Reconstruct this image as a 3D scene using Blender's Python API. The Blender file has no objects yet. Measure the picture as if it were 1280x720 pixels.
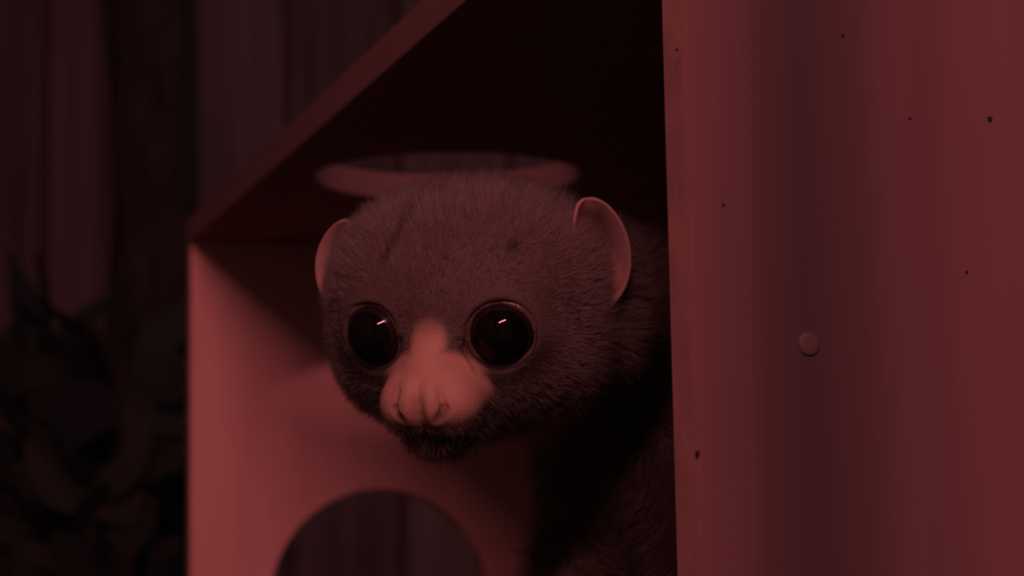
import bpy, bmesh, math
import numpy as np
from mathutils import Vector, Matrix

C = bpy.context.scene.collection
rng = np.random.default_rng(7)

# ------------------------------------------------------------------ camera
F = 2500.0
YAW, PITCH, ROLL = 0.32506134, 0.12364997, -0.0175831
def cam_basis():
    f = np.array([math.sin(YAW)*math.cos(PITCH), math.cos(YAW)*math.cos(PITCH), math.sin(PITCH)])
    r = np.array([math.cos(YAW), -math.sin(YAW), 0.0]); u = np.cross(r, f)
    c, s = math.cos(ROLL), math.sin(ROLL)
    return np.array([c*r+s*u, -s*r+c*u, -f]).T
M = cam_basis()
def ray(px, py): return M @ np.array([(px-640)/F, -(py-360)/F, -1.0])
def at(px, py, d): return ray(px, py)*d
def at_y(px, py, y): r = ray(px, py); return r*y/r[1]

cam = bpy.data.cameras.new('camera'); co = bpy.data.objects.new('camera', cam); C.objects.link(co)
co.matrix_world = Matrix([list(M[i])+[0] for i in range(3)]+[[0, 0, 0, 1]])
cam.sensor_width = 36; cam.lens = 36*F/1280; cam.clip_start = .01; cam.clip_end = 20
cam.dof.use_dof = True; cam.dof.focus_distance = .50; cam.dof.aperture_fstop = 15
bpy.context.scene.camera = co

# ------------------------------------------------------------------ world, lights, exposure
w = bpy.data.worlds.new('world'); bpy.context.scene.world = w; w.use_nodes = True
w.node_tree.nodes['Background'].inputs[0].default_value = (1, .78, .88, 1)
w.node_tree.nodes['Background'].inputs[1].default_value = .055
vs = bpy.context.scene.view_settings
vs.view_transform = 'Standard'; vs.look = 'None'; vs.gamma = 1; vs.exposure = 0; vs.use_curve_mapping = False

EYE = at(630, 414, .53)
def lamp(name, ends, dist, width, power, col):
    a, b = [EYE + dist*(M @ np.array(e)) for e in ends]
    mid = (a+b)/2; x = (b-a)/np.linalg.norm(b-a); z = mid-EYE; z = z-x*(z@x); z /= np.linalg.norm(z)
    y = np.cross(z, x)
    L = bpy.data.lights.new(name, 'AREA'); L.shape = 'RECTANGLE'; L.size = float(np.linalg.norm(b-a)); L.size_y = width
    L.energy = power; L.color = col
    o = bpy.data.objects.new(name, L); C.objects.link(o)
    o.matrix_world = Matrix([[x[i], y[i], z[i], mid[i]] for i in range(3)]+[[0, 0, 0, 1]])
    return o
lamp('red_tube_light', ((-.17, .54, .82), (.20, .68, .74)), 1.3, .05, 9.5, (1, .27, .34))

# ------------------------------------------------------------------ materials
def mat(name, col, rough=.8, spec=.3, noise=None, bump=0, scale=(1, 1, 1), coat=0, var=.3, col2=None, sss=0, nscale=8, mix2=None):
    m = bpy.data.materials.new(name); m.use_nodes = True; nt = m.node_tree; b = nt.nodes['Principled BSDF']
    b.inputs['Base Color'].default_value = (*col, 1); b.inputs['Roughness'].default_value = rough
    b.inputs['Specular IOR Level'].default_value = spec; b.inputs['Coat Weight'].default_value = coat
    b.inputs['Coat Roughness'].default_value = .05
    if noise:
        tc = nt.nodes.new('ShaderNodeTexCoord'); mp = nt.nodes.new('ShaderNodeMapping'); mp.inputs['Scale'].default_value = scale
        nz = nt.nodes.new('ShaderNodeTexNoise'); nz.inputs['Scale'].default_value = nscale; nz.inputs['Detail'].default_value = 6
        nt.links.new(tc.outputs['Object'], mp.inputs[0]); nt.links.new(mp.outputs[0], nz.inputs['Vector'])
        rp = nt.nodes.new('ShaderNodeValToRGB'); c2 = col2 or tuple(c*(1-var) for c in col)
        rp.color_ramp.elements[0].position = .35; rp.color_ramp.elements[1].position = .65
        rp.color_ramp.elements[0].color = (*c2, 1); rp.color_ramp.elements[1].color = (*col, 1)
        nt.links.new(nz.outputs[0], rp.inputs[0]); nt.links.new(rp.outputs[0], b.inputs['Base Color'])
        if bump:
            bp = nt.nodes.new('ShaderNodeBump'); bp.inputs['Strength'].default_value = bump; bp.inputs['Distance'].default_value = .002
            nt.links.new(nz.outputs[0], bp.inputs['Height']); nt.links.new(bp.outputs[0], b.inputs['Normal'])
    return m
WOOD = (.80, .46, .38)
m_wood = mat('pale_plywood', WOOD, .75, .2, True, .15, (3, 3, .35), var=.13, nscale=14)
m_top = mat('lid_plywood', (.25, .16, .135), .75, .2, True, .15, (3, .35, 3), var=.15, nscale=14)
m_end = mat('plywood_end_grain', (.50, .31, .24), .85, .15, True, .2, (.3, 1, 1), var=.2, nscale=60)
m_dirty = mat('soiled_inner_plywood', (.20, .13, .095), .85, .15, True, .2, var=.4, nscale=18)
m_side = mat('pale_bounce_wall', (.34, .29, .26), .9, .1, True, .1, var=.1, nscale=6)
m_nail = mat('dark_nail', (.03, .02, .02), .6)
m_screw = mat('painted_screw', (.10, .07, .058), .6)
m_plank = mat('dark_stained_plank', (.16, .125, .11), .9, .1, True, .3, (6, 6, .5), var=.5, nscale=5)
m_floor = mat('bark_litter_floor', (.07, .05, .035), .95, .1, True, .6, var=.6, nscale=20)
m_leaf = mat('dark_leaf', (.032, .040, .034), .8, .1)
m_bark = mat('dark_bark', (.062, .055, .05), .95, .05, True, .8, (4, 4, .6), var=.5, nscale=20)

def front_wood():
    """front board: plywood with a broad darker brown band running down the middle"""
    m = mat('banded_front_plywood', (.205, .108, .096), .7, .25, True, .15, (3, 3, .3), var=.14, nscale=14)
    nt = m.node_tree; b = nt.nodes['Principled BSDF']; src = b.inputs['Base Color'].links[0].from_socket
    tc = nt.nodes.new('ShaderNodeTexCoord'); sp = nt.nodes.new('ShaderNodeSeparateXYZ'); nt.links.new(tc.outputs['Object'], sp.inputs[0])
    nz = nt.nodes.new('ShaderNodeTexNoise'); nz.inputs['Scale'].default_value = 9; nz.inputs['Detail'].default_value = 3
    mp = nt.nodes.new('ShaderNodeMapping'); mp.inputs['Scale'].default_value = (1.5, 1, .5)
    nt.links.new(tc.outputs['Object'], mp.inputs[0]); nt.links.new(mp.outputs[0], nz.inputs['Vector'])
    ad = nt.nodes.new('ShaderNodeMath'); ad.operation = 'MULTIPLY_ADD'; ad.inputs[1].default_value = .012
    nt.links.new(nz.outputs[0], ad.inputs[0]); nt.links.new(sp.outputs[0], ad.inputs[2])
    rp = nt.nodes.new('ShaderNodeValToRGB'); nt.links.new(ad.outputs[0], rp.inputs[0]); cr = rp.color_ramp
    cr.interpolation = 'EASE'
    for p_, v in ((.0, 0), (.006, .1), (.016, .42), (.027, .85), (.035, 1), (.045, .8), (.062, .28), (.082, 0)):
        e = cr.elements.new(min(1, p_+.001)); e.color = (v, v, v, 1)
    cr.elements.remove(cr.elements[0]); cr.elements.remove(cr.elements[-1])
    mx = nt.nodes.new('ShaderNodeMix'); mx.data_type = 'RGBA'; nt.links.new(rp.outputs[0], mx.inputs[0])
    nt.links.new(src, mx.inputs[6]); mx.inputs[7].default_value = (.070, .047, .041, 1)  # blend to darker brown inside the band
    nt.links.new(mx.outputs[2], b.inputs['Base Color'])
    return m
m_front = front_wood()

def attr_mat(name, rough=.8, spec=.2, hair=False, sss=0, gloss=False):
    m = bpy.data.materials.new(name); m.use_nodes = True; nt = m.node_tree
    a = nt.nodes.new('ShaderNodeAttribute'); a.attribute_name = 'tint'
    if hair:
        nt.nodes.remove(nt.nodes['Principled BSDF'])
        h = nt.nodes.new('ShaderNodeBsdfHairPrincipled'); h.parametrization = 'COLOR'
        h.inputs['Roughness'].default_value = .45; h.inputs['Radial Roughness'].default_value = .6
        h.inputs['Random Roughness'].default_value = .3
        nt.links.new(a.outputs['Color'], h.inputs['Color'])
        nt.links.new(h.outputs[0], nt.nodes['Material Output'].inputs[0])
    else:
        b = nt.nodes['Principled BSDF']; nt.links.new(a.outputs['Color'], b.inputs['Base Color'])
        b.inputs['Roughness'].default_value = rough; b.inputs['Specular IOR Level'].default_value = spec
        nz = nt.nodes.new('ShaderNodeTexNoise'); nz.inputs['Scale'].default_value = 900
        bp = nt.nodes.new('ShaderNodeBump'); bp.inputs['Strength'].default_value = .35; bp.inputs['Distance'].default_value = .0006
        nt.links.new(nz.outputs[0], bp.inputs['Height']); nt.links.new(bp.outputs[0], b.inputs['Normal'])
    return m
m_skin = attr_mat('lemur_skin', .6, .35)
m_fur = attr_mat('lemur_fur', hair=True)
m_ear = attr_mat('pink_ear_skin', .55, .35)
m_lid = mat('moist_eyelid_skin', (.115, .085, .06), .25, .6, True, .3, var=.4, nscale=400)
m_iris = mat('dark_brown_iris', (.016, .010, .008), .15, .25)
m_pupil = mat('black_pupil', (.004, .003, .003), .06, .25)

# ------------------------------------------------------------------ helpers
def link(name, me, m, parent=None):
    o = bpy.data.objects.new(name, me); C.objects.link(o)
    if m: me.materials.append(m)
    if parent:
        o.parent = parent; o.matrix_parent_inverse = Matrix.Identity(4)
    return o
def empty(name, loc, label, cat, group=None):
    o = bpy.data.objects.new(name, None); C.objects.link(o); o.location = loc
    o['label'] = label; o['category'] = cat
    if group: o['group'] = group
    return o
def local(o_parent, verts):
    return [tuple(np.array(v)-np.array(o_parent.location)) for v in verts]
def box(name, lo, hi, m, parent=None, bevel=.0008):
    """box with its own origin at its low corner"""
    bm = bmesh.new(); bmesh.ops.create_cube(bm, size=1)
    s = [hi[i]-lo[i] for i in range(3)]
    for v in bm.verts:
        for i in range(3): v.co[i] = (v.co[i]+.5)*s[i]
    if bevel: bmesh.ops.bevel(bm, geom=bm.edges[:], offset=bevel, segments=2, affect='EDGES')
    me = bpy.data.meshes.new(name); bm.to_mesh(me); bm.free()
    o = link(name, me, m, parent)
    pl = parent.location if parent else Vector((0, 0, 0))
    o.location = Vector(lo)-pl
    return o
def holed_panel(name, lo, hi, c, r, axes, m, parent, n=96):
    """board from lo to hi with a round sawn hole; axes=(a,b,t): in-plane a,b and thickness t"""
    a, b, t = axes
    rect = [(lo[a], lo[b]), (hi[a], lo[b]), (hi[a], hi[b]), (lo[a], hi[b])]
    angs = sorted([2*math.pi*i/n for i in range(n)]+[math.atan2(q[1]-c[1], q[0]-c[0]) % (2*math.pi) for q in rect])
    inner, outer = [], []
    for th in angs:
        d = (math.cos(th), math.sin(th)); inner.append((c[0]+r*d[0], c[1]+r*d[1]))
        k = 1e9
        for i, ax in ((0, a), (1, b)):
            if abs(d[i]) > 1e-9:
                lim = (hi[ax] if d[i] > 0 else lo[ax])-c[i]; k = min(k, lim/d[i])
        outer.append((c[0]+k*d[0], c[1]+k*d[1]))
    bm = bmesh.new(); N = len(angs); rings = []
    ch = .0008
    for pts, tt in ((outer, lo[t]), (outer, hi[t])):
        rings.append([(p, tt) for p in pts])
    ir = [[((c[0]+(r+e)*math.cos(th), c[1]+(r+e)*math.sin(th)), tt) for th in angs] for e, tt in ((ch, lo[t]), (0, lo[t]+ch), (0, hi[t]-ch), (ch, hi[t]))]
    def mk(ring):
        out = []
        for p, tt in ring:
            v = [0, 0, 0]; v[a] = p[0]; v[b] = p[1]; v[t] = tt; out.append(bm.verts.new([v[i]-lo[i] for i in range(3)]))
        return out
    R = [mk(rings[0])]+[mk(x) for x in ir]+[mk(rings[1])]
    R.append(R[0])
    for q in range(len(R)-1):
        for i in range(N):
            j = (i+1) % N
            bm.faces.new((R[q][i], R[q][j], R[q+1][j], R[q+1][i]))
    bmesh.ops.recalc_face_normals(bm, faces=bm.faces)
    me = bpy.data.meshes.new(name); bm.to_mesh(me); bm.free()
    o = link(name, me, m, parent); o.location = Vector(lo)-parent.location
    return o
def paint_ends(o, m, axis):
    """end-grain material on the faces that look along axis"""
    o.data.materials.append(m)
    for p in o.data.polygons:
        if abs(p.normal[axis]) > .9: p.material_index = 1

# ------------------------------------------------------------------ setting: wall, floor
wb = box('wall_back', (-.85, 2.33, -.9), (4.3, 2.38, 3.0), m_plank, None, 0); wb['kind'] = 'structure'
wl = box('bounce_wall_left', (-.85, -1.0, -.95), (-.80, 2.33, 3.0), m_side, None, 0); wl['kind'] = 'structure'  # out of view, added to bounce fill light into the box
fl = box('floor', (-.8, -1.0, -.95), (4.3, 2.33, -.9), m_floor, None, 0); fl['kind'] = 'structure'
tones = [m_plank]
for k, (c_, v_) in enumerate((((.21, .165, .15), .4), ((.14, .11, .10), .5), ((.18, .14, .125), .4))):
    tones.append(mat('stained_plank_tone', c_, .9, .1, True, .3, (6, 6, .5), var=v_, nscale=5))
prev = None; x = -1.6+.14*6; k = 6; shared = {}
pw = .14
while x < 4.15:
    mt = tones[[1, 0, 1, 3, 1, 2, 3][k % 7]]
    if mt.name not in shared:
        bm = bmesh.new(); bmesh.ops.create_cube(bm, size=1)
        for v in bm.verts: v.co = Vector(((v.co.x+.5)*(pw-.006), (v.co.y+.5)*.022, (v.co.z+.5)*3.9))
        bmesh.ops.bevel(bm, geom=[e for e in bm.edges if abs(e.verts[0].co.z-e.verts[1].co.z) > 1], offset=.003, segments=1, affect='EDGES')
        me = bpy.data.meshes.new('plank'); bm.to_mesh(me); bm.free(); me.materials.append(mt); shared[mt.name] = me
    o = bpy.data.objects.new('plank', shared[mt.name]); C.objects.link(o); o.parent = wb
    o.location = Vector((x, 2.33-.022-.004*(k % 3), -.9))-wb.location
    x += pw; k += 1

# ------------------------------------------------------------------ nest box
X0, YF, TH, YB, ZC = .18067, .41044, .0128, 1.0870, .1642
XR, ZF = .60, -.150
nb = empty('nest_box', (X0, YF, ZF-TH), 'open-sided plywood nest box with the furry animal peering out of it', 'nest box')
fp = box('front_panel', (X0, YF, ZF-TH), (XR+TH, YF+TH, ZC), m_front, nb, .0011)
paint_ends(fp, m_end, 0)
bp_ = holed_panel('back_panel', (X0, YB, ZF-TH), (XR+TH, YB+TH, ZC), (.2868, -.0352), .0625, (0, 2, 1), m_wood, nb)
paint_ends(bp_, m_end, 0)
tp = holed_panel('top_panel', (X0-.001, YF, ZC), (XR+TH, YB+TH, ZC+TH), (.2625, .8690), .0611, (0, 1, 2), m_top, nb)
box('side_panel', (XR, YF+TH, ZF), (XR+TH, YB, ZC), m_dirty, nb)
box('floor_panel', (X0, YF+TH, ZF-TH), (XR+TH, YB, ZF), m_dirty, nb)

def disc(name, px, py, r, h, m, parent, dome=False):
    p = at_y(px, py, YF)
    bm = bmesh.new()
    prof = [(r, .0004), (r, -h*.4), (r*.85, -h*.85), (r*.45, -h)] if dome else [(r, .0002), (r*.9, -h)]
    n = 20; rs = [[bm.verts.new((q*math.cos(2*math.pi*i/n), y, q*math.sin(2*math.pi*i/n))) for i in range(n)] for q, y in prof]
    for a_, b_ in zip(rs, rs[1:]):
        for i in range(n): bm.faces.new((a_[i], a_[(i+1) % n], b_[(i+1) % n], b_[i]))
    bm.faces.new(rs[-1]); bmesh.ops.recalc_face_normals(bm, faces=bm.faces)
    me = bpy.data.meshes.new(name); bm.to_mesh(me); bm.free()
    for q in me.polygons: q.use_smooth = dome
    o = link(name, me, m, parent); o.location = Vector(p)-nb.location-fp.location
    return o
disc('screw_cap', 1011, 430, .0028, .0006, m_screw, fp, True)
for px, py, r in ((1237, 149, .0007), (1053, 44, .00045), (846, 62, .0003), (904, 256, .0004), (1137, 148, .0004), (872, 566, .0005), (1208, 340, .0004)):
    disc('nail_head', px, py, r, .0003, m_nail, fp)

# ------------------------------------------------------------------ dark post and foliage out of focus at the left
def post():
    p = at(178, 360, 2.05); n = 20; bm = bmesh.new(); rs = []
    zs = np.linspace(-.9, 1.3, 24)
    for z in zs:
        c = (p[0]+.010*math.sin(z*5), p[1]+.01*math.cos(z*4)); rr = .047+.004*math.sin(z*9+1)
        rs.append([bm.verts.new((c[0]+rr*(1+.08*math.sin(3*t+z*6))*math.cos(t), c[1]+rr*math.sin(t), z)) for t in np.linspace(0, 2*math.pi, n, endpoint=False)])
    for a_, b_ in zip(rs, rs[1:]):
        for i in range(n): bm.faces.new((a_[i], a_[(i+1) % n], b_[(i+1) % n], b_[i]))
    bm.faces.new(rs[0][::-1]); bm.faces.new(rs[-1])
    me = bpy.data.meshes.new('tree_trunk'); bm.to_mesh(me); bm.free()
    for q in me.polygons: q.use_smooth = True
    o = link('tree_trunk', me, m_bark)
    o['label'] = 'dark upright trunk standing in the gloom left of the nest box'; o['category'] = 'trunk'
post()
def leaf_mesh():
    bm = bmesh.new(); L = .085; W = .030; n = 6; rows = []
    for i in range(n+1):
        t = i/n; w_ = W*math.sin(math.pi*min(1, t*.96+.02))**.8*(1-.35*t); z = L*t; y = -.03*t*t
        rows.append([bm.verts.new((-w_, y+.006, z)), bm.verts.new((0, y, z)), bm.verts.new((w_, y+.006, z))])
    for a_, b_ in zip(rows, rows[1:]):
        for i in (0, 1): bm.faces.new((a_[i], a_[i+1], b_[i+1], b_[i]))
    me = bpy.data.meshes.new('leaf'); bm.to_mesh(me); bm.free(); me.materials.append(m_leaf)
    for q in me.polygons: q.use_smooth = True
    return me
base = at(110, 700, 1.6); base[2] = -.9
sh = empty('leafy_shrub', base, 'black leafy shrub filling the dark lower left corner beside the nest box', 'shrub')
bm = bmesh.new(); tips = []
def tube(bm, pts, r0, r1, n=8):
    rs = []
    for i, p in enumerate(pts):
        d = np.array(pts[min(i+1, len(pts)-1)])-np.array(pts[max(i-1, 0)]); d = d/np.linalg.norm(d)
        a_ = np.cross(d, [0.3, 1, .1]); a_ /= np.linalg.norm(a_); b_ = np.cross(d, a_); r = r0+(r1-r0)*i/(len(pts)-1)
        rs.append([bm.verts.new(tuple(np.array(p)+r*(math.cos(t)*a_+math.sin(t)*b_))) for t in np.linspace(0, 2*math.pi, n, endpoint=False)])
    for a_, b_ in zip(rs, rs[1:]):
        for i in range(n): bm.faces.new((a_[i], a_[(i+1) % n], b_[(i+1) % n], b_[i]))
    bm.faces.new(rs[0]); bm.faces.new(rs[-1][::-1])
stems = []
for k in range(13):
    px = 8+k*17+rng.uniform(-5, 5); top = 470+rng.uniform(-28, 60)
    if k in (0, 2): top -= 20
    tip = at(px, top, 1.6+rng.uniform(-.12, .12))-base
    mid = np.array([tip[0]*.45, tip[1]*.5, tip[2]*.55])
    pts = [(0.4*tip[0]*0, 0, 0.0), tuple(mid*.5+[rng.uniform(-.02, .02), 0, 0]), tuple(mid), tuple((mid+tip)/2+[rng.uniform(-.01, .01), 0, 0]), tuple(tip)]
    tube(bm, pts, .006, .002, 6); stems.append(pts)
me = bpy.data.meshes.new('stem'); bm.to_mesh(me); bm.free(); link('stem', me, m_bark, sh)
lm = leaf_mesh()
for pts in stems:
    pts = [np.array(p) for p in pts]
    for j in range(20):
        t = .50+.5*j/19; q = t*(len(pts)-1); i = min(int(q), len(pts)-2); p = pts[i]+(pts[i+1]-pts[i])*(q-i)
        o = bpy.data.objects.new('leaf', lm); C.objects.link(o); o.parent = sh; o.location = p
        o.rotation_euler = (rng.uniform(-.5, .8), rng.uniform(-1.2, 1.2), rng.uniform(0, 6.28)); s = rng.uniform(.6, 1.15); o.scale = (s, s, s)

# ------------------------------------------------------------------ the animal: signed distance body
HS = .882                                  # head scale
HC = at(592, 378, .56)*1000              # head centre, mm
s17, c17, sp, cp = math.sin(.30), math.cos(.30), math.sin(.14), math.cos(.14)
r_ = np.array([c17, 0, s17]); f_ = np.array([-s17*cp, -sp, c17*cp]); u_ = np.array([-s17*sp, cp, c17*sp])
tilt = .02                                # slight head tilt about the view axis
Rt = np.array([[math.cos(tilt), -math.sin(tilt), 0], [math.sin(tilt), math.cos(tilt), 0], [0, 0, 1]])
H = M @ Rt @ np.array([r_, f_, u_]).T      # columns: head x, forward, up (world)
def to_head(P): return (P-HC) @ H / HS
def from_head(Q): return np.asarray(Q)*HS @ H.T + HC

def smin(a, b, k):
    h = np.clip(.5+.5*(b-a)/k, 0, 1); return b*(1-h)+a*h-k*h*(1-h)
def smax(a, b, k): return -smin(-a, -b, k)
def ell(P, c, r):
    q = (P-np.array(c, np.float32))/np.array(r, np.float32)
    k0 = np.sqrt((q*q).sum(-1))+1e-6; q2 = q/np.array(r, np.float32); k1 = np.sqrt((q2*q2).sum(-1))+1e-6
    return k0*(k0-1)/k1
def cone(P, a, b, ra, rb):
    a = np.array(a, np.float32); b = np.array(b, np.float32); ba = b-a; pa = P-a
    h = np.clip((pa@ba)/(ba@ba), 0, 1); d = pa-h[..., None]*ba
    return np.sqrt((d*d).sum(-1))-(ra+(rb-ra)*h)

EYEC = np.array([18.9, 31.0, -4.0]); EYER = 11.6
splay = .25; ED = np.array([math.sin(splay)*.98, math.cos(splay)*.98, -.06]); ED /= np.linalg.norm(ED)
def head_sdf(Q):
    """Q in head coordinates (mm): x sideways, y forward, z up"""
    S = Q.copy(); S[..., 0] = np.abs(S[..., 0]); x = S[..., 0]
    d = ell(S, (0, -2, -1.5), (43.5, 45, 39.3))
    d = smin(d, ell(S, (19, 2, 6), (24, 33, 25)), 10)                # broad brow
    d = smin(d, ell(S, (21, 8, -15), (20, 25, 19)), 10)               # cheeks
    d = smin(d, ell(S, (0, 20, -20), (21, 26, 18)), 10)
    d = smin(d, ell(S, EYEC-ED*2.5, (13.4, 12, 13.4)), 5)             # orbits
    d = smin(d, ell(Q, (41, -15, -2), (13, 11, 25)), 6)               # ruff behind the ear
    # muzzle
    d = smin(d, cone(S, (0, 32, 2), (0, 45, -13), 3.6, 6.6), 5)
    d = smin(d, ell(S, (0, 42, -21), (13.5, 14, 11.5)), 5)
    d = smin(d, ell(S, (7.6, 46, -23.5), (7.8, 9.5, 8.4)), 4)          # whisker pads
    d = smin(d, ell(S, (3.1, 53.2, -22), (4.2, 5.0, 7.0)), 3)          # nose lobes
    d = smin(d, ell(S, (0, 36, -33), (12, 12, 8.5)), 4)                # lower jaw
    # eye sockets
    d = smax(d, -ell(S, EYEC+ED*9.5, (10.9, 10.9, 10.9)), 1.3)
    # folds beside the nose bridge, around the orbit
    for a, b, r0 in (((6.9, 40.5, -4), (14.2, 42, -13.5), 1.0), ((14.2, 42, -13.5), (18.5, 38, -21), .8)):
        d = smax(d, -cone(S, a, b, r0, r0), 1.6)
    # central groove and nostrils
    d = smax(d, -cone(S, (0, 59.2, -18.5), (0, 55.5, -33), 1.3, 1.8), 2.2)
    d = smax(d, -cone(S, (6.5, 56.0, -17.5), (7.6, 55.8, -23), .3, .6), 1.8)
    d = smax(d, -cone(S, (7.6, 55.8, -23), (5.8, 57.5, -27), .9, 1.5), 1.2)
    # mouth line
    d = smax(d, -cone(S, (0, 53, -32.5), (14, 43, -31.5), .7, .7), 1.2)
    return d

def W(px, py, d): return at(px, py, d)*1000
neck_a = from_head((8, -24, -9)); ZFm = ZF*1000
hand1 = np.array([214., 560., ZFm]); hand2 = np.array([300., 520., ZFm])
BODY = [  # cones: a, b, ra, rb, blend
    (neck_a, W(860, 450, .69), 31, 36, 10),
    (W(860, 450, .69), W(970, 560, .79), 39, 47, 20),
    (W(970, 560, .79), np.array([425., 790., -82.]), 48, 58, 24),
    (W(775, 560, .63), W(835, 600, .68), 26, 31, 12),
    (W(745, 590, .63), W(722, 705, .62), 17, 14, 12),
    (W(722, 705, .62), hand1+[4, 6, 13], 13, 7.0, 6),
    (W(850, 575, .61), W(880, 720, .60), 19, 14, 12),
    (W(880, 720, .60), hand2+[2, 6, 13], 13, 7.0, 6),
    (np.array([400., 760., -85.]), np.array([345., 690., -95.]), 38, 22, 16),      # thigh
    (np.array([345., 690., -95.]), np.array([385., 745., ZFm+12]), 18, 9, 8),       # shank
    (np.array([470., 800., -85.]), np.array([440., 700., -95.]), 38, 22, 16),
    (np.array([440., 700., -95.]), np.array([480., 750., ZFm+12]), 18, 9, 8),
    (np.array([475., 850., -95.]), np.array([535., 930., ZFm+20]), 22, 15, 14),      # tail
    (np.array([535., 930., ZFm+20]), np.array([500., 1020., ZFm+17]), 15, 14, 6),
    (np.array([500., 1020., ZFm+17]), np.array([400., 1040., ZFm+15]), 14, 9, 6),
]
def fingers(c, ang, L, r, lift=0):
    out = []; d0 = np.array([math.sin(ang), -math.cos(ang), 0]); s0 = np.array([d0[1], -d0[0], 0])*-1
    palm = c+np.array([0, 0, 7.])
    out.append((palm+d0*-4, palm+d0*9, 7.0, 6.5, 4))
    for k, (sd, sc) in enumerate(((-.75, .82), (-.28, 1.), (.15, 1.05), (.6, .9))):
        dd = d0*math.cos(sd*.75)+s0*math.sin(sd*.75)
        a = palm+d0*8+s0*sd*8; b = a+dd*L*sc*.55+[0, 0, 1.5]; e = b+dd*L*sc*.45-[0, 0, 4.6]
        out.append((a, b, r, r*.9, 1.5)); out.append((b, e, r*.9, r*.8, .8))
    a = palm-d0*1-s0*5; dd = -s0*.9+d0*.35
    out.append((a, a+dd*L*.5, r*1.1, r, 1.5)); out.append((a+dd*L*.5, a+dd*L*.85+d0*3-[0, 0, 3], r, r*.8, .8))
    return out
DIG = fingers(hand1, -.5, 21, 3.0)+fingers(hand2, -.25, 21, 3.0)
for heel in (np.array([385., 745., ZFm]), np.array([480., 750., ZFm])):
    ball = heel+np.array([-18., -42., 0])
    DIG.append((heel+[0, 0, 8], ball+[0, 0, 7], 8, 7, 4)); DIG += fingers(ball, -.35, 20, 3.0)

def body_sdf(P, with_head=True):
    out = np.full(P.shape[:-1], 60., np.float32)
    for a, b, ra, rb, k in BODY: out = smin(out, cone(P, a, b, ra, rb), k)
    low = P[..., 2] < ZFm+45
    if low.any():
        Pl = P[low]; o = out[low]
        for a, b, ra, rb, k in DIG: o = smin(o, cone(Pl, a, b, ra, rb), k)
        out[low] = o
    Q = to_head(P); near = (Q*Q).sum(-1) < 85**2
    if near.any():
        hd = head_sdf(Q[near].astype(np.float32))*np.float32(HS); out[near] = smin(out[near], hd, 8)
    return out
def grad(P, e=.35):
    g = np.empty(P.shape, np.float32)
    for i in range(3):
        d = np.zeros(3, np.float32); d[i] = e
        g[:, i] = (body_sdf(P+d)-body_sdf(P-d))/(2*e)
    return g
def surface_nets(lo, hi, h):
    ax = [np.arange(lo[i], hi[i]+h, h, dtype=np.float32) for i in range(3)]
    V = np.empty([len(a) for a in ax], np.float32)
    YY, ZZ = np.meshgrid(ax[1], ax[2], indexing='ij')
    for i0 in range(0, len(ax[0]), 8):
        xs = ax[0][i0:i0+8]
        P = np.empty((len(xs),)+YY.shape+(3,), np.float32); P[..., 0] = xs[:, None, None]; P[..., 1] = YY; P[..., 2] = ZZ
        V[i0:i0+8] = body_sdf(P)
    S = V < 0
    nx, ny, nz = V.shape; cnt = np.zeros((nx-1, ny-1, nz-1), np.uint8)
    for dx in (0, 1):
        for dy in (0, 1):
            for dz in (0, 1): cnt += S[dx:nx-1+dx, dy:ny-1+dy, dz:nz-1+dz]
    act = np.argwhere((cnt > 0) & (cnt < 8)); idx = -np.ones(cnt.shape, np.int64); idx[tuple(act.T)] = np.arange(len(act))
    acc = np.zeros((len(act), 3)); num = np.zeros(len(act))
    for axis in range(3):
        o1, o2 = [a for a in range(3) if a != axis]
        for p in (0, 1):
            for q in (0, 1):
                A = act.copy(); A[:, o1] += p; A[:, o2] += q; B = A.copy(); B[:, axis] += 1
                va = V[tuple(A.T)]; vb = V[tuple(B.T)]; m_ = (va < 0) != (vb < 0)
                t = np.where(m_, va/np.where(m_, va-vb, 1), 0); pt = A.astype(float); pt[:, axis] += t
                acc[m_] += pt[m_]; num[m_] += 1
    verts = acc/num[:, None]*h+np.array([a[0] for a in ax])
    quads = []
    for axis in range(3):
        sl = [slice(None)]*3; sl[axis] = slice(0, -1); s2 = [slice(None)]*3; s2[axis] = slice(1, None)
        E_ = np.argwhere(S[tuple(sl)] != S[tuple(s2)]); o1, o2 = (axis+1) % 3, (axis+2) % 3
        E_ = E_[(E_[:, o1] > 0) & (E_[:, o2] > 0) & (E_[:, o1] < V.shape[o1]-1) & (E_[:, o2] < V.shape[o2]-1)]
        ins = S[tuple(E_.T)]
        c = []
        for p, q in ((-1, -1), (0, -1), (0, 0), (-1, 0)):
            A = E_.copy(); A[:, o1] += p; A[:, o2] += q; c.append(idx[tuple(A.T)])
        c = np.array(c).T; c[~ins] = c[~ins][:, ::-1]; quads.append(c)
    return verts, np.concatenate(quads)
V0, Q0 = surface_nets((122, 445, ZFm-4), (575, 1070, 122), 2.15)
animal = empty('lemur', (.34, .68, ZF), 'big-eyed furry grey-brown nocturnal animal with a pink nose, peering out of the wooden box', 'lemur')
AL = np.array(animal.location)*1000
bm = bmesh.new()
vv = [bm.verts.new(v) for v in V0.tolist()]
for q in Q0.tolist(): bm.faces.new([vv[i] for i in q])
for it, rad in ((0, 62), (1, 0)):
    HQ = to_head(np.array([v.co[:] for v in bm.verts]))
    if it == 0: ok = (HQ[:, 1] > -15) & ((HQ**2).sum(1) < 75**2)
    else: ok = (HQ[:, 1] > 22) & (np.abs(HQ[:, 0]) < 36) & (HQ[:, 2] < 16) & ((HQ**2).sum(1) < 75**2)
    bm.verts.index_update()
    ed = [e for e in bm.edges if ok[e.verts[0].index] and ok[e.verts[1].index]]
    bmesh.ops.subdivide_edges(bm, edges=ed, cuts=1, use_grid_fill=True)
me = bpy.data.meshes.new('body'); bm.to_mesh(me); bm.free()
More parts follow.
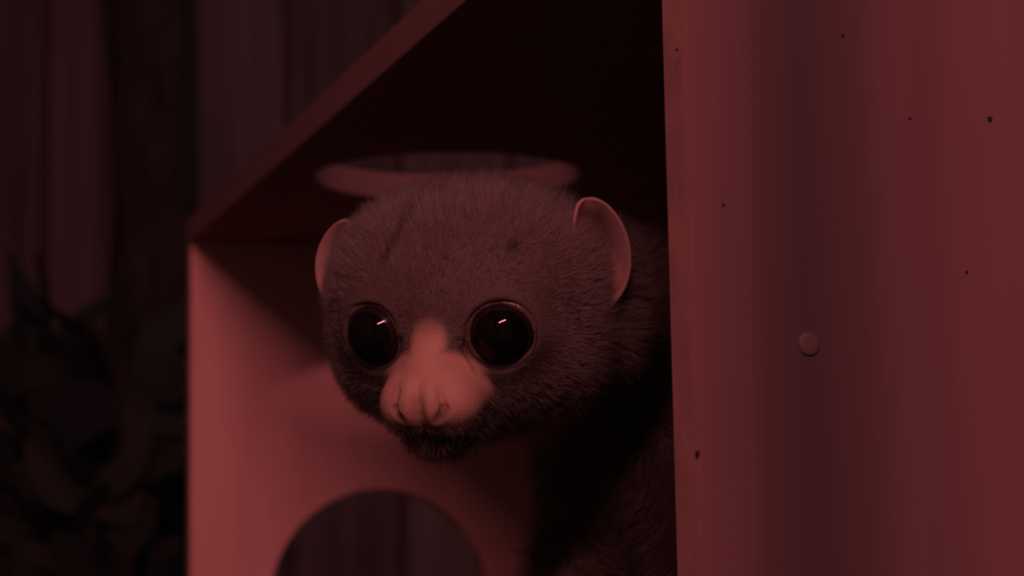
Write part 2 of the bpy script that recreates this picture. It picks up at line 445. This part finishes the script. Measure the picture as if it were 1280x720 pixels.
P = np.empty(len(me.vertices)*3); me.vertices.foreach_get('co', P); P = P.reshape(-1, 3)
for it in range(4):
    d = body_sdf(P.astype(np.float32)); g = grad(P.astype(np.float32)); g2 = (g*g).sum(1)+1e-3
    P = P-np.clip(d/g2, -1.5, 1.5)[:, None]*g*.9
P[:, 2] = np.maximum(P[:, 2], ZFm+.1)

def seg(Q, a, b):
    a = np.array(a, float); b = np.array(b, float); h = np.clip(((Q-a)@(b-a))/((b-a)@(b-a)), 0, 1)
    return np.linalg.norm(Q-a-h[:, None]*(b-a), axis=1)
def sst(a, b, x): t = np.clip((x-a)/(b-a), 0, 1); return t*t*(3-2*t)
FURC = np.array([.168, .128, .096]); PINK = np.array([.46, .29, .19])
def zones(P):
    """bare: pink short-haired nose zone 0..1; dark: black markings and painted-in shade 0..1; eye: distance to the eye centre"""
    Q = to_head(P); S = Q.copy(); S[:, 0] = np.abs(S[:, 0])
    br = 1-sst(4.3, 7.0, seg(S, (0, 36, 2), (0, 48, -12)))
    bl = 1-sst(.92, 1.15, np.linalg.norm((S-[0, 47, -20])/[17.5, 20, 12.5], axis=1))
    bare = np.clip(np.maximum(br, bl), 0, 1)*(1-sst(-6, 5, Q[:, 2]))*sst(-35, -22, Q[:, 2])*sst(22, 30, Q[:, 1])
    eye = np.linalg.norm(S-EYEC, axis=1)
    under = (1-sst(14.5, 22, eye))*sst(0, -8, S[:, 2]-EYEC[2])*.75*(1-bare)
    dark = under
    dark = np.maximum(dark, .7*(1-sst(.4, 2.2, np.abs(Q[:, 0]-np.interp(Q[:, 2], [16, 24, 33, 42], [-17, -13.5, -11.5, -8]))))*sst(16, 20, Q[:, 2])*(Q[:, 1] > 0))
    dark = np.maximum(dark, .9*(1-sst(.8, 2.4, np.linalg.norm((Q-[23.4, 33.0, 21])*[1, .12, 1], axis=1))))
    dark = np.maximum(dark, .55*(1-sst(.6, 2.0, seg(S, (0, 60, -23), (0, 57, -33)))))  # shade inside the central nose groove, painted in
    dark = np.maximum(dark, .8*sst(4, -10, Q[:, 1])*sst(18, 26, Q[:, 2])*(np.abs(Q[:, 0]) < 60))  # unlit back of the crown, painted as darker fur
    fold = np.minimum(np.minimum(seg(S, (6.6, 37, 5), (7.3, 40, -4)), seg(S, (7.3, 40, -4), (13.5, 42, -13))), seg(S, (13.5, 42, -13), (17.5, 39, -18)))
    dark = np.maximum(dark, .62*(1-sst(.6, 2.3, fold)))  # crease shade along the folds, painted into the colour
    dark = np.maximum(dark, .5*(1-sst(.4, 1.6, seg(S, (10.5, 34, 12), (8.6, 37, 4)))))  # painted shade of the wrinkle above the inner eye corner
    dark = np.maximum(dark, .85*(1-sst(5, 15, seg(S, (0, 46, -37), (10, 40, -37)))))  # dark mouth fur, deepened with painted shade under the chin
    dark = np.maximum(dark, .62*sst(-13, -27, Q[:, 2])*(1-bare))  # shaded underside of the face, painted into the fur
    return Q, S, bare, dark, eye
def head_w(Q): return 1-sst(60, 85, np.linalg.norm(Q, axis=1))
Q, S, bare, dark, eye = zones(P)
col = FURC*.55*(1-bare[:, None])+PINK*bare[:, None]; col = col*(1-.8*dark[:, None]*(1-.5*bare[:, None]))
nost = 1-sst(.8, 2.0, np.minimum(seg(S, (6.5, 56, -17.5), (7.6, 55.8, -23)), seg(S, (7.6, 55.8, -23), (5.8, 57.5, -27))))
groove = 1-sst(.8, 2.2, seg(S, (0, 60, -23), (0, 57, -33)))
col *= (1-.7*groove)[:, None]  # groove shade darkened into the skin colour too
col *= (1-.85*nost*sst(-20, -26, Q[:, 2]))[:, None]  # nostril recess shade painted into the skin colour
digit = (P[:, 2] < ZFm+16)[:, None]; col = np.where(digit, PINK*.5, col)
me.vertices.foreach_set('co', ((P-AL)/1000).ravel())
ca = me.color_attributes.new('tint', 'FLOAT_COLOR', 'POINT'); ca.data.foreach_set('color', np.c_[col, np.ones(len(col))].ravel())
me.polygons.foreach_set('use_smooth', np.ones(len(me.polygons), bool)); me.update()
body = link('body', me, m_skin, animal)

# ---- fur as hair curves
me.calc_loop_triangles(); T = np.empty(len(me.loop_triangles)*3, np.int64); me.loop_triangles.foreach_get('vertices', T); T = T.reshape(-1, 3)
A, B_, D_ = P[T[:, 0]], P[T[:, 1]], P[T[:, 2]]
nrm = np.cross(B_-A, D_-A); area = np.linalg.norm(nrm, axis=1)/2; cen = (A+B_+D_)/3
Qc = to_head(cen); hw = head_w(Qc)
facing = sst(-25, 5, Qc[:, 1])
ahead = (Qc**2).sum(1) < 62**2
dens = np.where(ahead, 1.0*facing+.12*(1-facing), .22)
dens *= np.where(cen[:, 2] < ZFm+16, .0, 1); dens *= np.where((cen[:, 0] > 420) | (cen[:, 1] > 860), .35, 1)
def curves(name, N, mul, seedv, lenmul, parent, mt, radius=.05):
    rg = np.random.default_rng(seedv)
    wgt = area*dens*mul; tri = rg.choice(len(T), N, p=wgt/wgt.sum())
    a, b = rg.random(N), rg.random(N); fl_ = a+b > 1; a[fl_] = 1-a[fl_]; b[fl_] = 1-b[fl_]
    R = A[tri]+a[:, None]*(B_[tri]-A[tri])+b[:, None]*(D_[tri]-A[tri])
    n = nrm[tri]/(np.linalg.norm(nrm[tri], axis=1)[:, None]+1e-9)
    Q, S, bare, dark, eye = zones(R); h = head_w(Q)
    keep = (eye > 11.9) & ~((bare > .55) & (Q[:, 2] < -16) & (Q[:, 1] > 53) & (np.abs(Q[:, 0]) < 8))
    keep &= rg.random(N) > .55*bare
    R, n, Q, bare, dark, eye, h = R[keep], n[keep], Q[keep], bare[keep], dark[keep], eye[keep], h[keep]; N = len(R)
    nose = from_head((0, 50, -8)); flow_h = R-nose; flow_b = np.tile(np.array([.6, .75, -.35]), (N, 1))
    flow = flow_h/np.linalg.norm(flow_h, axis=1)[:, None]*h[:, None]+flow_b*(1-h[:, None])
    flow -= n*(flow*n).sum(1)[:, None]; flow /= np.linalg.norm(flow, axis=1)[:, None]+1e-6
    L = (1.7+1.9*sst(14, 40, eye)+2.0*sst(40, -10, Q[:, 1]))*h+7.5*(1-h)
    L = L*(1-bare)+.7*bare; L *= .65+.6*rg.random(N); L *= lenmul*.9; L *= .45+.55*sst(12.5, 19, eye)
    lift = (.75+.35*rg.random(N))*(1-.55*bare)
    dirn = flow*.8+n*lift[:, None]+rg.normal(0, .30, (N, 3)); dirn /= np.linalg.norm(dirn, axis=1)[:, None]
    K = 5; pts = np.empty((N, K, 3)); pts[:, 0] = R-n*.15; curl = rg.normal(0, .25, (N, 3))
    clump = np.sin(R*.9+np.roll(R, 1, 1)*.7)*.28                       # loose locks
    for k in range(1, K):
        dk = dirn+(curl*math.sin(k*1.4)+clump)*(k/K)+flow*.25*k/K; dk /= np.linalg.norm(dk, axis=1)[:, None]
        pts[:, k] = pts[:, k-1]+dk*(L/(K-1))[:, None]
    if h.size: pts[:, :, 2] = np.maximum(pts[:, :, 2], ZFm+.3)
    rad = np.linspace(1, .25, K)[None, :]*radius*(.7+.6*rg.random(N))[:, None]*(1+.8*(1-h))[:, None]
    c = FURC*(1-bare[:, None])+PINK*1.0*bare[:, None]
    mott = (.5+.5*np.sin(R[:, 0]*.55+np.sin(R[:, 2]*.8)*1.7)*np.sin(R[:, 2]*.6+R[:, 1]*.4))
    m2 = .5+.5*np.sin(R[:, 0]*1.7+np.sin(R[:, 2]*1.3+R[:, 1])*2.1)*np.sin(R[:, 2]*1.9+np.sin(R[:, 0]*1.1)*1.6)
    m3 = np.sin(R[:, 0]*3.1+R[:, 2]*1.3+np.sin(R[:, 1]*2.2)*2)*np.sin(R[:, 2]*3.4-R[:, 0]*.9+np.sin(R[:, 0]*2.6)*2)
    mott = (.50+.40*mott+.55*m2)*np.where(m3 > .55, .45, 1.1)
    c = c*(.9+.1*h)[:, None]*(mott*(.55+.9*rg.random(N)**1.3))[:, None]*(1-.85*dark)[:, None]
    c[:, 1] *= rg.uniform(.78, 1.22, N); c[:, 2] *= rg.uniform(.7, 1.3, N)
    dk_ = (rg.random(N) < .22)&(bare < .3); c[dk_] *= .3
    hc = bpy.data.hair_curves.new(name); hc.add_curves([K]*N)
    hc.points.foreach_set('position', ((pts-AL)/1000).astype(np.float32).ravel())
    ra = hc.attributes.get('radius') or hc.attributes.new('radius', 'FLOAT', 'POINT')
    ra.data.foreach_set('value', (rad/1000).astype(np.float32).ravel())
    t = hc.attributes.new('tint', 'FLOAT_COLOR', 'CURVE'); t.data.foreach_set('color', np.c_[np.clip(c, 0, 1), np.ones(N)].astype(np.float32).ravel())
    hc.materials.append(mt)
    o = bpy.data.objects.new(name, hc); C.objects.link(o); o.parent = parent; o['kind'] = 'stuff'
    return o
curves('fur', 230000, 1, 3, 1.0, body, m_fur)
curves('guard_hair', 420, 1, 11, 2.6, body, m_fur, .03)

# ---- eyes, eyelids
def frame(d):
    d = d/np.linalg.norm(d); a = np.cross(d, [0, 0, 1.]); a /= np.linalg.norm(a); return d, a, np.cross(a, d)
def eye_part(side):
    c = EYEC*[side, 1, 1]; d = ED*[side, 1, 1]; c = from_head(c); d = H@d; d, a, b = frame(d)
    def cap(name, r, t0, t1, mt, parent, rings=28, n=56):
        bm = bmesh.new(); rows = []
        for i in range(rings+1):
            t = t0+(t1-t0)*i/rings
            # cornea: the front bulges a little
            rr = HS*(r+.9*max(0, 1-(t/1.1)**2)**2)
            if i == 0 and t0 == 0: rows.append([bm.verts.new(c+d*rr)]); continue
            rows.append([bm.verts.new(c+rr*(math.cos(t)*d+math.sin(t)*(math.cos(q)*a+math.sin(q)*b))) for q in np.linspace(0, 2*math.pi, n, endpoint=False)])
        for p, q in zip(rows, rows[1:]):
            for i in range(n):
                j = (i+1) % n
                if len(p) == 1: bm.faces.new((p[0], q[i], q[j]))
                else: bm.faces.new((p[i], q[i], q[j], p[j]))
        for v in bm.verts: v.co = (v.co-Vector(AL))/1000
        bmesh.ops.recalc_face_normals(bm, faces=bm.faces)
        me = bpy.data.meshes.new(name); bm.to_mesh(me); bm.free()
        for p in me.polygons: p.use_smooth = True
        return link(name, me, mt, parent)
    e = cap('eye', EYER-.4, 0, math.pi*.85, m_iris, animal)
    cap('pupil', EYER-.37, 0, .78, m_pupil, e, 12)
    # eyelid: a thin moist rim round the opening
    bm = bmesh.new(); n, k = 72, 10; rs = []
    for i in range(n):
        q = 2*math.pi*i/n; ca_, sa_ = math.cos(q), math.sin(q)
        R0 = 9.9+.25*math.sin(q*2+1); th = .65+.18*math.sin(q*3+side)+.1*math.sin(q*7)
        cc = c+HS*(d*(6.1+.35*math.cos(q*2))+R0*(ca_*a+sa_*b)); rad = ca_*a+sa_*b
        rs.append([bm.verts.new((cc+th*(math.cos(w_)*rad*1.15+math.sin(w_)*d)-AL)/1000) for w_ in np.linspace(0, 2*math.pi, k, endpoint=False)])
    for i in range(n):
        for j in range(k): bm.faces.new((rs[i][j], rs[(i+1) % n][j], rs[(i+1) % n][(j+1) % k], rs[i][(j+1) % k]))
    bmesh.ops.recalc_face_normals(bm, faces=bm.faces)
    me = bpy.data.meshes.new('eyelid'); bm.to_mesh(me); bm.free()
    for p in me.polygons: p.use_smooth = True
    link('eyelid', me, m_lid, e)
for s in (-1, 1): eye_part(s)

# ---- ears
def ear(side):
    nu, nv = 20, 30; Hh, Wd, th = 37.*(1 if side > 0 else .84), 21., .66
    up = np.array([.02, -.18, .98]); up /= np.linalg.norm(up)
    wv = np.array([math.cos(th), -math.sin(th), 0]); nn = np.cross(wv, up); nn /= np.linalg.norm(nn)
    if nn[1] < 0: nn = -nn
    root = np.array([41.5, 7, -4. if side > 0 else -2.5]); bm = bmesh.new(); rows = []; tint = []
    for j in range(nv+1):
        v = j/nv; hw_ = Wd/2*max(0, 1-abs(2*v-1)**2.6)**.5*(1.06-.34*v)+.5; row = []
        for i in range(nu+1):
            u = -1+2*i/nu; lean = 2.0*math.sin(math.pi*v)-3*v
            cup = 5.0*abs(u)**2.2*(max(0, math.sin(math.pi*v))**.6 if v > 0 else 0)-7.0*math.sin(math.pi*v)*(1-u*u)
            p = root+up*Hh*v+wv*(u*hw_+lean-(2.5*(1-v)**2))+nn*cup
            row.append(bm.verts.new((from_head(p*[side, 1, 1])-AL)/1000))
            t_ = max(float(sst(.55, .95, abs(u))), float(sst(.86, .97, v)), .9*float(sst(.42, .12, v)), .95*float(sst(.05, .45, u)*sst(.68, .40, v))); tint.append(np.array([.13, .085, .072])*(1-t_)+np.array([.36, .235, .19])*t_)
        rows.append(row)
    for a_, b_ in zip(rows, rows[1:]):
        for i in range(nu): bm.faces.new((a_[i], a_[i+1], b_[i+1], b_[i]))
    me = bpy.data.meshes.new('ear'); bm.to_mesh(me); bm.free()
    ca_ = me.color_attributes.new('tint', 'FLOAT_COLOR', 'POINT'); ca_.data.foreach_set('color', np.c_[np.array(tint), np.ones(len(tint))].ravel())
    for p in me.polygons: p.use_smooth = True
    o = link('ear', me, m_ear, animal)
    so = o.modifiers.new('s', 'SOLIDIFY'); so.thickness = .0011; so.offset = 0
    sb = o.modifiers.new('b', 'SUBSURF'); sb.levels = 1; sb.render_levels = 2
for s in (-1, 1): ear(s)
print('verts', len(P), 'tris', len(T))
